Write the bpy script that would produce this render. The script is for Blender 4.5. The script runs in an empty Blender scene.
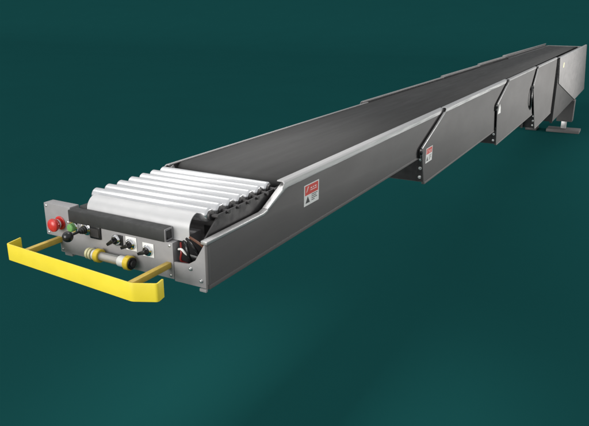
import bpy, bmesh, math, random
from mathutils import Vector, Matrix
random.seed(7)
R = math.radians
scene = bpy.context.scene
COL = scene.collection

# ------------------------------------------------------------------ materials
def new_mat(name):
    m = bpy.data.materials.new(name); m.use_nodes = True
    nt = m.node_tree
    b = nt.nodes['Principled BSDF']
    return m, nt, b

def N(nt, typ, **kw):
    n = nt.nodes.new(typ)
    for k, v in kw.items():
        if k in n.inputs.keys(): n.inputs[k].default_value = v
        else: setattr(n, k, v)
    return n

def surf(name, col, rough=.5, metal=0., var=.12, scale=9., rvar=.12, bump=0., bscale=400., stretch=(1, 1, 1),
         scratches=0., spec=.5, coat=0.):
    """paint / metal / rubber with uneven tone, uneven gloss, fine grain and optional scratches"""
    m, nt, b = new_mat(name)
    L = nt.links.new
    tc = N(nt, 'ShaderNodeTexCoord')
    mp = N(nt, 'ShaderNodeMapping'); mp.inputs['Scale'].default_value = stretch
    L(tc.outputs['Object'], mp.inputs['Vector'])
    n1 = N(nt, 'ShaderNodeTexNoise', Scale=scale, Detail=6., Roughness=.62)
    L(mp.outputs['Vector'], n1.inputs['Vector'])
    ramp = N(nt, 'ShaderNodeMapRange'); ramp.inputs['From Min'].default_value = .3; ramp.inputs['From Max'].default_value = .7
    ramp.inputs['To Min'].default_value = 1 - var; ramp.inputs['To Max'].default_value = 1 + var
    L(n1.outputs['Fac'], ramp.inputs['Value'])
    mx = N(nt, 'ShaderNodeMix', data_type='RGBA', blend_type='MULTIPLY')
    mx.inputs['Factor'].default_value = 1.
    mx.inputs[6].default_value = (*col, 1)
    L(ramp.outputs['Result'], mx.inputs[7])
    out = mx.outputs[2]
    if scratches:
        mp2 = N(nt, 'ShaderNodeMapping'); mp2.inputs['Scale'].default_value = (3, 1.2, 60); mp2.inputs['Rotation'].default_value = (.2, 0, 0)
        L(tc.outputs['Object'], mp2.inputs['Vector'])
        n3 = N(nt, 'ShaderNodeTexNoise', Scale=2.2, Detail=3.)
        L(mp2.outputs['Vector'], n3.inputs['Vector'])
        r3 = N(nt, 'ShaderNodeMapRange'); r3.inputs['From Min'].default_value = .66; r3.inputs['From Max'].default_value = .74
        r3.inputs['To Max'].default_value = scratches
        L(n3.outputs['Fac'], r3.inputs['Value'])
        m2 = N(nt, 'ShaderNodeMix', data_type='RGBA')
        m2.inputs[7].default_value = (min(1, col[0] * 2.2), min(1, col[1] * 2.2), min(1, col[2] * 2.2), 1)
        L(r3.outputs['Result'], m2.inputs['Factor']); L(out, m2.inputs[6])
        out = m2.outputs[2]
    L(out, b.inputs['Base Color'])
    n2 = N(nt, 'ShaderNodeTexNoise', Scale=scale * 2.3, Detail=5.)
    L(mp.outputs['Vector'], n2.inputs['Vector'])
    rr = N(nt, 'ShaderNodeMapRange'); rr.inputs['From Min'].default_value = .3; rr.inputs['From Max'].default_value = .7
    rr.inputs['To Min'].default_value = max(.04, rough - rvar); rr.inputs['To Max'].default_value = min(1, rough + rvar)
    L(n2.outputs['Fac'], rr.inputs['Value']); L(rr.outputs['Result'], b.inputs['Roughness'])
    b.inputs['Metallic'].default_value = metal
    b.inputs['Specular IOR Level'].default_value = spec
    b.inputs['Coat Weight'].default_value = coat
    if bump:
        n4 = N(nt, 'ShaderNodeTexNoise', Scale=bscale, Detail=2.)
        L(mp.outputs['Vector'], n4.inputs['Vector'])
        bp = N(nt, 'ShaderNodeBump', Strength=bump, Distance=.002)
        L(n4.outputs['Fac'], bp.inputs['Height']); L(bp.outputs['Normal'], b.inputs['Normal'])
    return m

M = {}
M['side'] = surf('grey_paint', (.108, .103, .102), .58, 0, .10, 2.2, .04, .08, 260, (1, .35, 1), scratches=.13, spec=.22)
M['basepaint'] = surf('pale_grey_paint', (.185, .177, .177), .55, 0, .05, 3., .08, .10, 260, (1, .35, 1), scratches=.1)
M['box'] = surf('light_grey_enamel', (.285, .278, .282), .40, 0, .10, 8., .08, .15, 300)
M['pale'] = surf('pale_sheet_metal', (.52, .52, .525), .34, .2, .04, 6., .06)
M['dark'] = surf('dark_steel', (.030, .028, .029), .55, 0, .25, 8., .12, .2, 200)
M['bed'] = surf('bed_steel', (.040, .039, .039), .5, 0, .2, 6., .1)
M['rail'] = surf('bright_aluminium', (.46, .455, .455), .36, .6, .08, 5., .08, .12, 180, (12, .25, 12))
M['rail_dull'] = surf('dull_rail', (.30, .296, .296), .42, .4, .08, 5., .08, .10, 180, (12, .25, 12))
M['roller'] = surf('zinc_roller', (.80, .80, .81), .20, .85, .05, 10., .03, 0, 150, (1, 8, 8))
M['belt'] = surf('belt_rubber', (.048, .048, .048), .70, 0, .09, 3.2, .08, .30, 420, (3, .22, 1), spec=.10)
M['skirt'] = surf('dark_grey_paint', (.046, .044, .044), .55, 0, .10, 3., .06, .1, 260, (1, .35, 1), spec=.2)
M['rubber'] = surf('black_rubber', (.022, .023, .023), .6, 0, .2, 12., .1, .2, 300)
M['black'] = surf('black_plastic', (.012, .012, .013), .28, 0, .2, 20., .08)
M['chrome'] = surf('chrome', (.82, .82, .83), .14, 1., .05, 20., .05)
M['yellow'] = surf('yellow_paint', (.86, .69, .045), .38, 0, .05, 6., .08, .12, 240, scratches=.05)
M['ochre'] = surf('ochre_paint', (.60, .42, .07), .42, 0, .12, 12., .08)
M['red'] = surf('red_plastic', (.56, .035, .03), .3, 0, .06, 20., .06)
M['dark_red'] = surf('dark_red_sleeve', (.22, .02, .018), .4, 0, .06, 20., .06)
M['green'] = surf('green_plastic', (.15, .36, .11), .3, 0, .06, 20., .06)
M['white'] = surf('white_plastic', (.80, .80, .78), .35, 0, .04, 20., .06)
M['stick_white'] = surf('sticker_white', (.82, .81, .79), .4, 0, .04, 20., .06)
M['stick_red'] = surf('sticker_red', (.68, .045, .03), .4, 0, .06, 20., .06)
M['stick_black'] = surf('sticker_ink', (.03, .028, .03), .45, 0, .1, 20., .06)
M['cap'] = surf('yellow_cap', (.80, .58, .05), .3, 0, .06, 20., .06)
M['bolt'] = surf('zinc_bolt', (.7, .7, .7), .3, .9, .06, 20., .06)
M['pale_yellow'] = surf('pale_yellow_plastic', (.72, .68, .42), .4, 0, .05, 20., .06)
M['orange'] = surf('brown_sleeve', (.11, .045, .025), .4, 0, .06, 20., .06)

mt, nt, b = new_mat('clear_tube')                       # translucent polycarbonate sleeve
b.inputs['Base Color'].default_value = (.86, .83, .80, 1); b.inputs['Roughness'].default_value = .12
b.inputs['Transmission Weight'].default_value = .7; b.inputs['IOR'].default_value = 1.3
M['tube'] = mt

mt, nt, b = new_mat('teal_floor')
tc = N(nt, 'ShaderNodeTexCoord')
n1 = N(nt, 'ShaderNodeTexNoise', Scale=.35, Detail=6., Roughness=.6)
nt.links.new(tc.outputs['Object'], n1.inputs['Vector'])
mr = N(nt, 'ShaderNodeMapRange'); mr.inputs['To Min'].default_value = .95; mr.inputs['To Max'].default_value = 1.05
nt.links.new(n1.outputs['Fac'], mr.inputs['Value'])
mx = N(nt, 'ShaderNodeMix', data_type='RGBA', blend_type='MULTIPLY'); mx.inputs['Factor'].default_value = 1
mx.inputs[6].default_value = (.0077, .0635, .0630, 1)
nt.links.new(mr.outputs['Result'], mx.inputs[7]); nt.links.new(mx.outputs[2], b.inputs['Base Color'])
b.inputs['Roughness'].default_value = 1.; b.inputs['Specular IOR Level'].default_value = 0.
M['floor'] = mt

# ------------------------------------------------------------------ mesh helpers
def add_box(bm, x0, x1, y0, y1, z0, z1, bev=0., mi=0, seg=2):
    res = bmesh.ops.create_cube(bm, size=1.)
    vs = res['verts']
    for v in vs:
        v.co = Vector((x0 + (v.co.x + .5) * (x1 - x0), y0 + (v.co.y + .5) * (y1 - y0), z0 + (v.co.z + .5) * (z1 - z0)))
    fs = set(f for v in vs for f in v.link_faces)
    for f in fs: f.material_index = mi
    if bev:
        es = list(set(e for v in vs for e in v.link_edges))
        r = bmesh.ops.bevel(bm, geom=es, offset=bev, segments=seg, affect='EDGES', profile=.6)
        for f in r['faces']: f.material_index = mi

def add_prism(bm, pts, axis, a0, a1, bev=0., mi=0):
    """closed outline extruded along an axis; pts are the two other coordinates in x,y,z order"""
    def mk(p, a):
        if axis == 'x': return Vector((a, p[0], p[1]))
        if axis == 'y': return Vector((p[0], a, p[1]))
        return Vector((p[0], p[1], a))
    lo = [bm.verts.new(mk(p, a0)) for p in pts]; hi = [bm.verts.new(mk(p, a1)) for p in pts]
    n = len(pts); fs = [bm.faces.new(lo[::-1]), bm.faces.new(hi)]
    for i in range(n): fs.append(bm.faces.new((lo[i], lo[(i + 1) % n], hi[(i + 1) % n], hi[i])))
    bmesh.ops.recalc_face_normals(bm, faces=fs)
    for f in fs: f.material_index = mi
    if bev:
        es = list(set(e for f in fs for e in f.edges))
        r = bmesh.ops.bevel(bm, geom=es, offset=bev, segments=2, affect='EDGES', profile=.6)
        for f in r['faces']: f.material_index = mi

def frame_of(d):
    d = d.normalized(); u = d.orthogonal().normalized(); return u, d.cross(u)

def add_lathe(bm, p0, d, prof, n=32, mi=0, cap=True):
    """prof: list of (distance along d, radius)"""
    p0 = Vector(p0); d = Vector(d).normalized(); u, w = frame_of(d)
    rings = []
    for (t, r) in prof:
        if r <= 1e-6: rings.append([bm.verts.new(p0 + d * t)])
        else: rings.append([bm.verts.new(p0 + d * t + (u * math.cos(2 * math.pi * k / n) + w * math.sin(2 * math.pi * k / n)) * r) for k in range(n)])
    fs = []
    for A, B in zip(rings, rings[1:]):
        for k in range(n):
            k2 = (k + 1) % n
            if len(A) == 1 and len(B) == 1: continue
            if len(A) == 1: fs.append(bm.faces.new((A[0], B[k], B[k2])))
            elif len(B) == 1: fs.append(bm.faces.new((A[k], A[k2], B[0])))
            else: fs.append(bm.faces.new((A[k], A[k2], B[k2], B[k])))
    if cap:
        for ring in (rings[0], rings[-1]):
            if len(ring) > 1: fs.append(bm.faces.new(ring))
    bmesh.ops.recalc_face_normals(bm, faces=fs)
    for f in fs: f.material_index = mi

def add_tube(bm, pts, r, n=12, mi=0):
    pts = [Vector(p) for p in pts]; rings = []
    u = None
    for i, p in enumerate(pts):
        t = (pts[min(i + 1, len(pts) - 1)] - pts[max(i - 1, 0)]).normalized()
        if u is None: u = t.orthogonal().normalized()
        u = (u - t * u.dot(t)).normalized(); w = t.cross(u)
        rings.append([bm.verts.new(p + (u * math.cos(2 * math.pi * k / n) + w * math.sin(2 * math.pi * k / n)) * r) for k in range(n)])
    fs = []
    for A, B in zip(rings, rings[1:]):
        for k in range(n): fs.append(bm.faces.new((A[k], A[(k + 1) % n], B[(k + 1) % n], B[k])))
    fs.append(bm.faces.new(rings[0])); fs.append(bm.faces.new(rings[-1]))
    bmesh.ops.recalc_face_normals(bm, faces=fs)
    for f in fs: f.material_index = mi

def spline(pts, k=8):
    P = [Vector(p) for p in pts]; P = [P[0] * 2 - P[1]] + P + [P[-1] * 2 - P[-2]]; out = []
    for i in range(1, len(P) - 2):
        for j in range(k):
            t = j / k; a, b_, c, d = P[i - 1:i + 3]
            out.append(.5 * ((2 * b_) + (c - a) * t + (2 * a - 5 * b_ + 4 * c - d) * t * t + (3 * b_ - a - 3 * c + d) * t ** 3))
    out.append(P[-2]); return out

def build(name, bm, mats, parent=None, label=None):
    me = bpy.data.meshes.new(name)
    for f in bm.faces: f.smooth = True
    bm.to_mesh(me); bm.free()
    me.set_sharp_from_angle(angle=R(32))
    for m in (mats if isinstance(mats, (list, tuple)) else [mats]): me.materials.append(m)
    o = bpy.data.objects.new(name, me); COL.objects.link(o)
    if parent: o.parent = parent
    if label: o['label'] = label
    return o

BM = bmesh.new

# ------------------------------------------------------------------ the setting: seamless teal studio floor
FLOOR = -.50
bm = BM()
prof = [(-60, FLOOR), (45, FLOOR)]
for k in range(1, 13):
    a = R(12) * k / 12
    prof.append((45 + 80 * math.sin(a), FLOOR + 80 * (1 - math.cos(a))))
y, z = prof[-1]; prof.append((y + 120, z + 120 * math.tan(R(12))))
rows = [[bm.verts.new((x, y, z)) for x in (-160, -60, -20, 0, 20, 60, 160)] for (y, z) in prof]
for A, B in zip(rows, rows[1:]):
    for i in range(len(A) - 1): bm.faces.new((A[i], A[i + 1], B[i + 1], B[i]))
fl = build('floor', bm, M['floor']); fl['kind'] = 'structure'

# ------------------------------------------------------------------ the conveyor
conv = bpy.data.objects.new('telescopic_conveyor', None); COL.objects.link(conv)
conv.location = (0, 18, FLOOR); conv.empty_display_size = .5
conv['label'] = 'long dark grey telescopic belt conveyor with yellow bumper and silver front rollers'
conv['category'] = 'conveyor'
OFF = Vector((0, 18, FLOOR))
def part(name, bm, mats, parent=None, label=None):
    o = build(name, bm, mats, parent or conv, label)
    if parent is None: o.location = -OFF          # meshes are written in scene coordinates
    return o

# ---- belt: one closed loop over a front and a rear drum
BX0, BX1 = -.415, .405
BTOP, BR, YF, YB = 1.929, .054, .925, 19.45
bm = BM()
loop = []
zc = BTOP - BR
for k in range(0, 13):
    a = R(90) + R(180) * k / 12
    loop.append((YF + BR * math.cos(a), zc + BR * math.sin(a)))
for k in range(0, 13):
    a = R(270) + R(180) * k / 12
    loop.append((YB + BR * math.cos(a), zc + BR * math.sin(a)))
A = [bm.verts.new((BX0, y, z)) for y, z in loop]; B = [bm.verts.new((BX1, y, z)) for y, z in loop]
n = len(loop)
for i in range(n): bm.faces.new((A[i], A[(i + 1) % n], B[(i + 1) % n], B[i]))
bmesh.ops.recalc_face_normals(bm, faces=bm.faces)
belt = part('conveyor_belt', bm, M['belt'])
md = belt.modifiers.new('thick', 'SOLIDIFY'); md.thickness = .008; md.offset = -1
for nm, yy in (('belt_drum', YF), ('belt_drum', YB)):
    bm = BM(); add_lathe(bm, (BX0 - .005, yy, zc), (1, 0, 0), [(0, .02), (0, BR - .010), (.83, BR - .010), (.83, .02)])
    build(nm, bm, M['dark'], belt)

# ---- front rollers
roller0 = None
for k in range(7):
    yy = .775 - .100 * k
    if roller0 is None:
        bm = BM()
        add_lathe(bm, (-.462, 0, 0), (1, 0, 0), [(0, .030), (.003, .035), (.010, .0395), (.805, .0395), (.812, .035), (.815, .030)], 40)
        roller0 = part('roller', bm, M['roller'])
        bm = BM()
        add_lathe(bm, (-.470, 0, 0), (1, 0, 0), [(0, .011), (.878, .011)], 16)
        add_lathe(bm, (.3532, 0, 0), (1, 0, 0), [(0, .029), (.012, .026), (.014, .012)], 24)
        build('axle', bm, M['dark'], roller0)
        roller0.location = Vector((0, yy, 1.882)) - OFF
    else:
        c = roller0.copy(); COL.objects.link(c); c.parent = conv; c.location = Vector((0, yy, 1.882)) - OFF
        for ch in roller0.children:
            d = ch.copy(); COL.objects.link(d); d.parent = c

# plates that carry the roller axles
for xa, xb in ((.386, .396), (-.482, -.4705)):
    bm = BM()
    add_prism(bm, [(.065, 1.62), (.86, 1.62), (.86, 1.888), (.20, 1.888), (.065, 1.79)], 'x', xa, xb, .002)
    part('roller_bracket', bm, M['dark'])

# ---- one telescoping section
def lip_strip(bm, s, hw, y0, y1, ztop, h=.045, w=.05, slant=.0):
    """rounded bright top rail: flat flange on top with a folded outer face"""
    t = .004
    prof = [(hw - w, ztop), (hw - .008, ztop), (hw - .002, ztop - .003), (hw + t, ztop - .010), (hw + t, ztop - h), (hw + .0005, ztop - h - .003),
            (hw + .0005, ztop - .016), (hw - .012, ztop - .006), (hw - w, ztop - .006)]
    a = [bm.verts.new((s * x, y0 - slant * (ztop - z), z)) for x, z in prof]; b_ = [bm.verts.new((s * x, y1, z)) for x, z in prof]
    n = len(prof); fs = [bm.faces.new(a), bm.faces.new(b_)]
    for i in range(n): fs.append(bm.faces.new((a[i], a[(i + 1) % n], b_[(i + 1) % n], b_[i])))
    bmesh.ops.recalc_face_normals(bm, faces=fs)

def bolt_mesh(bm, p, d=(0, -1, 0), r=.011):
    add_lathe(bm, p, d, [(0, r * 1.5), (.003, r * 1.5), (.003, r), (.011, r * .95), (.013, r * .6), (.013, 0)], 12)

def sticker(parent, x, y, z, w, h, label, red=.42):
    """warning label on a +X face; (y, z) is its upper front corner"""
    bm = BM()
    def r_(y0, y1, z0, z1, t, mi): add_box(bm, x, x + t, y + y0 * w, y + y1 * w, z - z1 * h, z - z0 * h, 0, mi)
    r_(0, 1, 0, 1, .0012, 0)
    r_(.06, .94, .05, red, .0018, 1)
    add_prism(bm, [(y + .13 * w, z - .37 * h), (y + .19 * w, z - .33 * h), (y + .30 * w, z - .11 * h), (y + .24 * w, z - .11 * h)], 'x', x, x + .0024, 0, 0)
    for a, b_ in ((.42, .52), (.58, .64), (.70, .82)): r_(a, b_, .20, .25, .0024, 0)
    r_(.40, .84, .31, .34, .0024, 0)
    add_prism(bm, [(y + .10 * w, z - .88 * h), (y + .38 * w, z - .88 * h), (y + .24 * w, z - .56 * h)], 'x', x, x + .0018, 0, 2)
    for k, (a, b_) in enumerate(((.50, .90), (.50, .82), (.50, .88), (.50, .70))): r_(a, b_, .55 + .09 * k, .585 + .09 * k, .0018, 2)
    return build('warning_sticker', bm, [M['stick_white'], M['stick_red'], M['stick_black']], parent, label)

def section(hw, ztop, zbot, yt, yn, zn, yfb, y1, lipend, label, front=False, mat=None, lip_h=.045, lip_w=.05, lip_mat='rail'):
    """yt: where the top rail starts, (yn, zn): foot of the slanted front edge, yfb: bottom front corner, y1: hidden rear end"""
    mat = mat or M['side']
    bm = BM()
    w = hw - .03
    add_box(bm, -w, w, yt + .12, y1, BED_Z - .006, BED_Z)                 # slider bed under the belt
    add_box(bm, -w, w, (yfb + .03 if not front else .32), y1, zbot + .012, zbot + .018)                 # closing pan
    add_box(bm, -.35, -.31, yt + .3, y1 - .05, zbot + .02, BED_Z - .008); add_box(bm, .31, .35, yt + .3, y1 - .05, zbot + .02, BED_Z - .008)
    root = part('extension_section', bm, M['bed'], None, label)
    T = .012
    for s in (1, -1):
        bm = BM()
        zt = ztop - (lip_h if s > 0 else .045) - .002
        ya = 0 if s > 0 else .27                                            # the control box covers the left front end
        if front:
            out = [(ya, zbot), (y1, zbot), (y1, zt), (.87, zt), (.80, zt - .01), (.60, 1.797), (.56, 1.785), (ya, 1.785)]
        else:
            out = [(yfb, zbot), (y1, zbot), (y1, zt), (yt - .04, zt), (yn, zn), (yn + .002, zn - .02)]
        a, b_ = (hw - T, hw) if s > 0 else (-hw, -hw + T)
        add_prism(bm, out, 'x', a, b_, .003)
        # folded bottom flange standing proud, with a shallow rib above it
        a, b_ = (hw - .030, hw + .0035) if s > 0 else (-hw - .0035, -hw + .030)
        add_box(bm, a, b_, (yfb + .012) if not front else ya + .012, y1 - .01, zbot - .003, zbot + .022, .003)
        if front:
            a, b_ = (hw - .010, hw + .0035) if s > 0 else (-hw - .0035, -hw + .010)
            add_box(bm, a, b_, ya + .002, ya + .026, zbot + .026, 1.780, .003)
        build('side_panel', bm, mat, root)
        bm = BM()
        lip_strip(bm, s, hw, yt, lipend, ztop, lip_h if s > 0 else .045, lip_w if s > 0 else .030, slant=1.2 if not front else .8)
        if front:
            a, b_ = (hw - .034, hw + .003) if s > 0 else (-hw - .003, -hw + .034)
            add_prism(bm, [(ya, 1.787), (.555, 1.787), (.605, 1.801), (.595, 1.815), (.55, 1.805), (ya, 1.805)], 'x', a, b_, .002)
            add_prism(bm, [(.60, 1.802), (.80, ztop - .057), (.86, ztop - .044), (.835, ztop - .010), (.78, ztop - .035), (.595, 1.817)], 'x', a, b_, .002)
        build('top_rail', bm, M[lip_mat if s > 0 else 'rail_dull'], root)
        if not front:
            bm = BM()                                                       # bright folded leading edge of the slanted cut
            a, b_ = (hw - T - .003, hw + .004) if s > 0 else (-hw - .004, -hw + T + .003)
            d = Vector((0, (yt - .04) - yn, (ztop - .05) - zn)).normalized(); nrm = Vector((0, -d.z, d.y))
            p0 = Vector((0, yn, zn)); p1 = Vector((0, yt - .045, ztop - .055))
            q = [p0, p1, p1 + nrm * .016, p0 + nrm * .016]
            add_prism(bm, [(v.y, v.z) for v in q], 'x', a, b_, .003)
            build('edge_trim', bm, M['rail'], root)
    if not front:
        bm = BM()
        add_box(bm, -hw + .03, hw - T - .002, yfb + .006, yfb + .022, zbot + .024, PREV_BOT - .012, .003)
        add_box(bm, hw - .075, hw - T - .004, yfb - .004, yfb + .005, zbot + .03, PREV_BOT + .05, .002)
        ep = build('end_plate', bm, M['dark'], root)
        for zz in (zbot + .07, zbot + .16, zbot + .25):
            bm = BM(); bolt_mesh(bm, (hw - .048, yfb - .004, zz)); build('bolt', bm, M['bolt'], ep)
        bm = BM()
        add_box(bm, hw - .034, hw - .004, yn - .030, yn + .012, zn - .085, zn + .005, .006)
        add_lathe(bm, (hw - .012, yn - .012, zn - .03), (1, 0, 0), [(0, .02), (.016, .02), (.022, .014), (.022, 0)], 20)
        build('guide_block', bm, M['black'], root)
    return root

PREV_BOT = 0
BED_Z = 1.905
s1 = section(.450, 1.935, 1.545, .80, 0, 0, 0, 5.2, 4.30, 'front section with grey side panels, silver rails and red and white sticker', True)
sticker(s1, .4502, 1.055, 1.842, .213, .140, None, .50)
PREV_BOT = 1.545; BED_Z = 1.898
s2 = section(.485, 1.950, 1.262, 4.25, 3.46, 1.640, 3.60, 8.4, 7.64, 'second section from the front')
sticker(s2, .4852, 3.60, 1.622, .215, .150, None)
PREV_BOT = 1.262; BED_Z = 1.891
s3 = section(.520, 1.960, 1.050, 7.60, 6.86, 1.660, 7.05, 11.4, 10.31, 'third section from the front', lip_h=.030, lip_w=.038, lip_mat='rail_dull')
bm = BM(); add_prism(bm, [(6.93, 1.52), (7.13, 1.515), (7.10, 1.60), (7.02, 1.66)], 'x', .5202, .5216)
build('sticker', bm, M['stick_white'], s3, 'plain white sticker')
PREV_BOT = 1.050; BED_Z = 1.884
s4 = section(.558, 1.970, .730, 10.28, 9.90, 1.640, 10.70, 14.6, 13.07, 'deep section next to the base', lip_h=.030, lip_w=.038, lip_mat='rail_dull')
# rear cable looped at the last joint
bm = BM(); add_tube(bm, spline([(.50, 9.92, 1.66), (.545, 9.78, 1.58), (.56, 9.74, 1.42), (.548, 9.86, 1.28), (.50, 10.1, 1.18)]), .022)
build('cable', bm, M['black'], s4)

# ---- base unit
HB, ZB = .620, 1.975
bm = BM()
add_box(bm, -.55, .55, 13.30, 19.95, 1.868, 1.876)
add_box(bm, -.57, .57, 13.5, 19.6, .60, .612)
for s in (-1, 1): add_box(bm, *sorted((s * .412, s * .60)), 13.2, 19.955, 1.890, 1.900)
base = part('base_unit', bm, M['bed'])
OUT = [(13.44, 1.365), (18.25, .462), (21.55, .440), (20.05, ZB - .032), (13.06, ZB - .032)]
for s in (1, -1):
    bm = BM()
    a, b_ = (HB - .014, HB) if s > 0 else (-HB, -HB + .014)
    add_prism(bm, OUT, 'x', a, b_, .004)
    build('side_panel', bm, M['basepaint'], base)
    bm = BM(); lip_strip(bm, s, HB, 13.05, 20.0, ZB, .030, .038, slant=.4); build('top_rail', bm, M['rail_dull'], base)
    bm = BM()
    a, b_ = (.585, .600) if s > 0 else (-.600, -.585)
    add_prism(bm, [(13.30, .50), (18.3, .47), (18.3, 1.2), (13.30, 1.9)], 'x', a, b_, .003)
    build('skirt', bm, M['skirt'], base)
    bm = BM()                                                               # column, leg and foot
    x0, x1 = sorted((s * .22, s * .655))
    add_box(bm, x0, x1, 17.95, 18.35, -.175, .455, .006)
    add_box(bm, *(sorted((s * .630, s * .664))), 17.935, 17.95, -.17, .45, .003)
    co = build('support_column', bm, M['side'], base)
    bm = BM(); x0, x1 = sorted((s * .36, s * .50)); add_box(bm, x0, x1, 18.05, 18.22, -.40, -.16, .006)
    build('leg', bm, M['rail'], co)
    bm = BM(); x0, x1 = sorted((s * -.02, s * .90)) if s > 0 else (-.62, -.30); add_box(bm, x0, x1, 17.85, 18.42, FLOOR, FLOOR + .085, .01)
    build('foot_plate', bm, M['side'] if s > 0 else M['dark'], co)  # far foot's dark colour stands in for the shadow under the machine
bm = BM(); add_box(bm, -.582, .582, 13.32, 13.34, .50, .72, .003); add_box(bm, .560, .618, 13.10, 13.118, .50, 1.90, .003)
build('end_plate', bm, M['dark'], base)
bm = BM(); add_box(bm, -.604, .604, 19.96, 19.98, .50, 1.92, .003); build('rear_plate', bm, M['basepaint'], base)
bm = BM(); add_box(bm, HB + .0005, HB + .002, 13.87, 14.06, 1.69, 1.80, 0)
build('sticker', bm, M['pale_yellow'], base, 'small pale yellow sticker')

# ---- control box across the front
bm = BM()
add_prism(bm, [(-.597, 1.557), (.235, 1.557), (.235, 1.760), (-.49, 1.760), (-.49, 1.842), (-.700, 1.842), (-.700, 1.648), (-.597, 1.648)], 'y', 0, .07, .004)
add_box(bm, -.594, .232, .069, .25, 1.560, 1.757)
cbox = part('control_box', bm, M['box'])
bm = BM(); add_box(bm, -.580, -.520, .01, .10, 1.536, 1.558, .003); build('foot', bm, M['box'], cbox)
# screws on the panel face
for (x, z) in ((-.680, 1.826), (-.680, 1.664), (-.578, 1.575), (.215, 1.575), (.215, 1.742), (-.19, 1.575), (-.515, 1.75)):
    bm = BM(); add_lathe(bm, (x, 0, z), (0, -1, 0), [(0, .0075), (.003, .007), (.0045, .004), (.0045, 0)], 14); build('screw', bm, M['bolt'], cbox)
# bar on top of the panel
bm = BM()
add_prism(bm, [(-.485, 1.764), (.203, 1.764), (.203, 1.836), (-.485, 1.836)], 'y', -.022, .045, .007)
bar = part('front_bar', bm, M['rubber'], None, 'black rubber bar above the control panel')
bm = BM(); add_box(bm, .2015, .206, -.020, .043, 1.766, 1.834, .002); add_box(bm, .206, .2075, -.010, .033, 1.776, 1.824, 0, 1)
build('end_cap', bm, [M['box'], M['black']], bar)
# pale cover sloping from the bar to the first roller
bm = BM()
arc = [(R(180) - R(82) * k / 12) for k in range(13)]
yc_, zc_, ro, ri = .127, 1.826, .080, .0755
add_prism(bm, [(.047, 1.762), (.0515, 1.762)] + [(yc_ + ri * math.cos(a), zc_ + ri * math.sin(a)) for a in arc] + [(yc_ + ro * math.cos(a), zc_ + ro * math.sin(a)) for a in arc[::-1]],
          'x', -.405, .310)
part('roller_cover', bm, M['pale'])
bm = BM(); add_box(bm, -.462, -.408, .047, .155, 1.76, 1.846, .004); part('cover_block', bm, M['rubber'])

# front gusset plate at the right of the box
bm = BM()
add_prism(bm, [(.237, 1.548), (.447, 1.548), (.447, 1.784), (.432, 1.784), (.375, 1.690), (.330, 1.662), (.237, 1.656)], 'y', .002, .014, .002)
add_box(bm, .405, .447, -.012, .002, 1.532, 1.548, .002)
gus = part('front_plate', bm, M['box'])
for p in ((.345, .002, 1.640), (.41, .002, 1.585)):
    bm = BM(); bolt_mesh(bm, p, r=.008); build('bolt', bm, M['bolt'], gus)
bm = BM(); add_box(bm, .239, .435, .27, .28, 1.56, 1.78, 0); add_box(bm, .33, .434, .03, .26, 1.60, 1.606, 0)
add_box(bm, -.45, .435, .03, .75, 1.60, 1.612, 0)
part('inner_plate', bm, M['dark'])
# wiring in the gap
for pts, r, m in (([(.25, .05, 1.75), (.275, .02, 1.71), (.262, .03, 1.66), (.29, .06, 1.63)], .006, 'dark_red'),
                  ([(.25, .07, 1.77), (.30, .03, 1.745), (.315, .03, 1.69), (.30, .08, 1.63)], .009, 'black'),
                  ([(.25, .03, 1.72), (.285, .012, 1.73), (.305, .03, 1.70), (.33, .10, 1.66)], .006, 'white'),
                  ([(.29, .05, 1.78), (.345, .03, 1.75), (.36, .05, 1.71), (.34, .1, 1.66)], .009, 'black'),
                  ([(.31, .05, 1.79), (.38, .04, 1.77), (.40, .06, 1.74), (.38, .12, 1.70)], .007, 'orange')):
    bm = BM(); add_tube(bm, spline(pts), r, 10); part('cable', bm, M[m], None, {'dark_red': 'thin dark red cable', 'white': 'thin white cable', 'orange': 'dark brown cable'}.get(m))

# emergency stop
bm = BM()
add_lathe(bm, (-.578, 0, 1.737), (0, -1, 0), [(0, .040), (.004, .040), (.006, .036), (.006, .026), (.022, .026), (.026, .022)], 32)
es = part('emergency_stop', bm, M['red'], None, 'red emergency stop button')
bm = BM(); add_lathe(bm, (-.578, -.018, 1.737), (0, -1, 0), [(0, .028), (.010, .029), (.012, .022), (.022, .020)], 28)
build('collar', bm, M['chrome'], es)
bm = BM(); add_lathe(bm, (-.578, -.040, 1.737), (0, -1, 0), [(0, .020), (.002, .036), (.010, .039), (.020, .037), (.028, .028), (.032, .014), (.033, 0)], 32)
build('mushroom_head', bm, M['red'], es)
# green start button
bm = BM(); add_lathe(bm, (-.466, 0, 1.733), (0, -1, 0), [(0, .034), (.012, .034), (.016, .030), (.016, .024)], 32)
gb = part('start_button', bm, M['chrome'], None, 'round green start button')
bm = BM(); add_lathe(bm, (-.466, -.014, 1.733), (0, -1, 0), [(0, .024), (.018, .024), (.024, .020), (.026, .012), (.026, 0)], 28); build('button_cap', bm, M['green'], gb)
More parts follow.
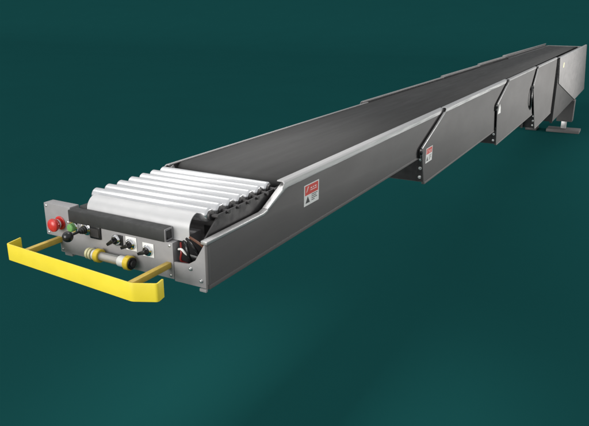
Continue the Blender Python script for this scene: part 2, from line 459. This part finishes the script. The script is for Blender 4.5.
# joystick
J = Vector((-.369, 0, 1.737)); JD = Vector((-.02, -1, -.06)).normalized()
bm = BM(); add_lathe(bm, J, (0, -1, 0), [(0, .036), (.010, .036), (.013, .030), (.018, .030), (.021, .026)], 28)
js = part('joystick', bm, M['chrome'], None, 'lever with a black ball knob')
bm = BM(); add_lathe(bm, J - Vector((0, .018, 0)), JD, [(0, .025), (.006, .021), (.010, .024), (.016, .018), (.021, .020), (.027, .014), (.032, .015), (.040, .009)], 24); build('boot', bm, M['rubber'], js)
bm = BM(); add_lathe(bm, J - Vector((0, .05, 0)), JD, [(0, .0075), (.07, .0065)], 14); build('shaft', bm, M['black'], js)
bm = BM()
add_lathe(bm, J + Vector((0, -.05, 0)) + JD * .058, JD, [(.030 - .030 * math.cos(math.pi * k / 18), max(.0, .0305 * math.sin(math.pi * k / 18))) for k in range(19)], 32, cap=False)
build('ball_knob', bm, M['black'], js)
# counter window
bm = BM(); add_box(bm, -.340, -.262, -.012, 0, 1.690, 1.762, .004)
cd = part('counter_display', bm, M['black'], None, 'small square black counter')
bm = BM(); add_box(bm, -.331, -.271, -.0136, -.012, 1.702, 1.752, 0); build('display_glass', bm, M['dark'], cd)
# selector switches
def selector(x, z, plate, ang):
    bm = BM()
    if plate: add_box(bm, x - .038, x + .038, -.004, 0, z - .038, z + .040, .002, 1)
    else: add_box(bm, x + .004, x + .042, -.006, 0, z - .030, z + .030, .002, 2)
    add_lathe(bm, (x, -.003, z), (0, -1, 0), [(0, .031), (.010, .031), (.014, .028), (.018, .022), (.018, .016)], 32)
    r = part('selector_switch', bm, [M['chrome'], M['white'], M['black']], None, 'selector switch on a white square plate' if plate else 'selector switch on a dark plate')
    bm = BM(); add_lathe(bm, (x, -.016, z), (0, -1, 0), [(0, .021), (.010, .020), (.012, .016)], 24)
    c, s_ = math.cos(ang), math.sin(ang)
    def q(a, b_): return (x + a * c - b_ * s_, z + a * s_ + b_ * c)
    add_prism(bm, [q(-.034, -.008), q(.022, -.011), q(.022, .011), q(-.034, .008)], 'y', -.056, -.024, .004)
    build('turn_knob', bm, M['black'], r)
selector(-.147, 1.712, False, R(35)); selector(-.045, 1.706, True, R(25)); selector(.072, 1.692, True, R(20))
# tubular work lamp
ZT, YT = 1.612, -.042
bm = BM(); add_lathe(bm, (-.236, YT, ZT), (1, 0, 0), [(0, .025), (.14, .025)], 32)
tl = part('tube_lamp', bm, M['tube'], None, 'clear tubular lamp with yellow end rings')
bm = BM(); add_lathe(bm, (-.235, YT, ZT), (1, 0, 0), [(0, .010), (.138, .010)], 20); build('bulb', bm, M['white'], tl)
bm = BM(); add_lathe(bm, (-.235, YT + .002, ZT - .012), (1, 0, 0), [(0, .006), (.138, .006)], 8); build('wiring', bm, M['ochre'], tl)
def ring(x, w, r, m):
    bm = BM(); add_lathe(bm, (x, YT, ZT), (1, 0, 0), [(0, r * .6), (0, r * .93), (.004, r), (w - .004, r), (w, r * .93), (w, r * .6)], 32); build('end_ring', bm, M[m], tl)
ring(-.268, .032, .039, 'cap'); ring(-.334, .016, .032, 'pale_yellow'); ring(-.310, .014, .034, 'pale_yellow'); ring(-.288, .012, .031, 'white')
ring(-.100, .046, .031, 'white'); ring(-.052, .034, .040, 'cap'); ring(-.016, .006, .033, 'black')
bm = BM(); add_lathe(bm, (-.338, YT, ZT), (1, 0, 0), [(0, .018), (.09, .018)], 20); build('socket', bm, M['dark'], tl)
bm = BM(); add_lathe(bm, (-.09, YT, ZT), (1, 0, 0), [(0, .018), (.09, .018)], 20)
build('socket', bm, M['dark'], tl)
for x in (-.297, -.03):
    bm = BM(); add_box(bm, x - .008, x + .008, YT + .01, 0, ZT - .012, ZT + .012, .002); build('bracket', bm, M['dark'], tl)
# ---- yellow bumper
path = [(-.762, -.140), (-.742, -.248), (.235, -.322), (.352, -.264), (.338, -.204)]
def rounded(path, r, k=5):
    out = [Vector(path[0])]
    for a, p, c in zip(path, path[1:], path[2:]):
        a, p, c = Vector(a), Vector(p), Vector(c); rr = min(r, (a - p).length * .45, (c - p).length * .45)
        q0 = p + (a - p).normalized() * rr; q1 = p + (c - p).normalized() * rr
        for i in range(k + 1):
            t = i / k; out.append(q0.lerp(p, t).lerp(p.lerp(q1, t), t))
    out.append(Vector(path[-1])); return out
rp = rounded(path, .016)
bm = BM(); T = .010
ins = []
for i, p in enumerate(rp):
    t = (rp[min(i + 1, len(rp) - 1)] - rp[max(i - 1, 0)]).normalized(); ins.append(p + Vector((-t.y, t.x)) * T)
outl = rp + ins[::-1]
add_prism(bm, [(p.x, p.y) for p in outl], 'z', 1.564, 1.660, .0025)
bump = part('bumper_handle', bm, M['yellow'], None, 'yellow bent flat bar in front of the control box')
for (x0, y0, x1) in ((-.594, -.250, -.594), (.205, -.308, .205)):
    bm = BM(); add_box(bm, x0 - .016, x0 + .016, y0, .0015 if x0 > 0 else .02, 1.619, 1.651, .005); build('mounting_rod', bm, M['ochre'], bump)

# ------------------------------------------------------------------ camera (solved from the conveyor's vanishing points)
cr = ((0.88027197, 0.1496355, -0.45025602), (0.4744314, -0.26557482, 0.83927639), (0.00600888, -0.95240707, -0.30476985))
cm = Matrix(((cr[0][0], -cr[0][1], -cr[0][2]), (cr[1][0], -cr[1][1], -cr[1][2]), (cr[2][0], -cr[2][1], -cr[2][2])))
cam = bpy.data.cameras.new('camera'); cam.sensor_width = 36; cam.sensor_fit = 'HORIZONTAL'; cam.lens = 36 * 628.885 / 589
cam.clip_end = 1000; cam.clip_start = .05
co = bpy.data.objects.new('camera', cam); COL.objects.link(co)
co.matrix_world = Matrix.Translation((2.225, -2.38, 2.9)) @ cm.to_4x4()
scene.camera = co

# ------------------------------------------------------------------ studio light
wd = bpy.data.worlds.new('World'); scene.world = wd; wd.use_nodes = True
bg = wd.node_tree.nodes['Background']; bg.inputs['Color'].default_value = (.96, .98, 1, 1); bg.inputs['Strength'].default_value = .62
def area(name, loc, tgt, sx, sy, power, spread=180, col=(1, .98, .95)):
    l = bpy.data.lights.new(name, 'AREA'); l.shape = 'RECTANGLE'; l.size = sx; l.size_y = sy; l.energy = power; l.spread = R(spread); l.color = col
    o = bpy.data.objects.new(name, l); COL.objects.link(o); o.location = loc
    o.rotation_euler = (Vector(tgt) - Vector(loc)).to_track_quat('-Z', 'Y').to_euler()
area('key_softbox', (-80, -330, 76), (0, 2, 1.5), 190, 190, 1250000)
area('side_softbox', (13, 18, 1.9), (.5, 12.5, 1.75), 9, 3.4, 820, 80)
area('top_softbox', (-.05, 1.6, 5.0), (-.05, 1.6, 1.9), 1.3, 2.2, 21, 56)
area('strip_light', (-2.0, 1.0, 4.4), (-.6, .6, 1.9), 4.6, .45, 17)

vs = scene.view_settings; vs.view_transform = 'Standard'; vs.look = 'None'; vs.exposure = 0; vs.gamma = 1
scene.cycles.use_denoising = True
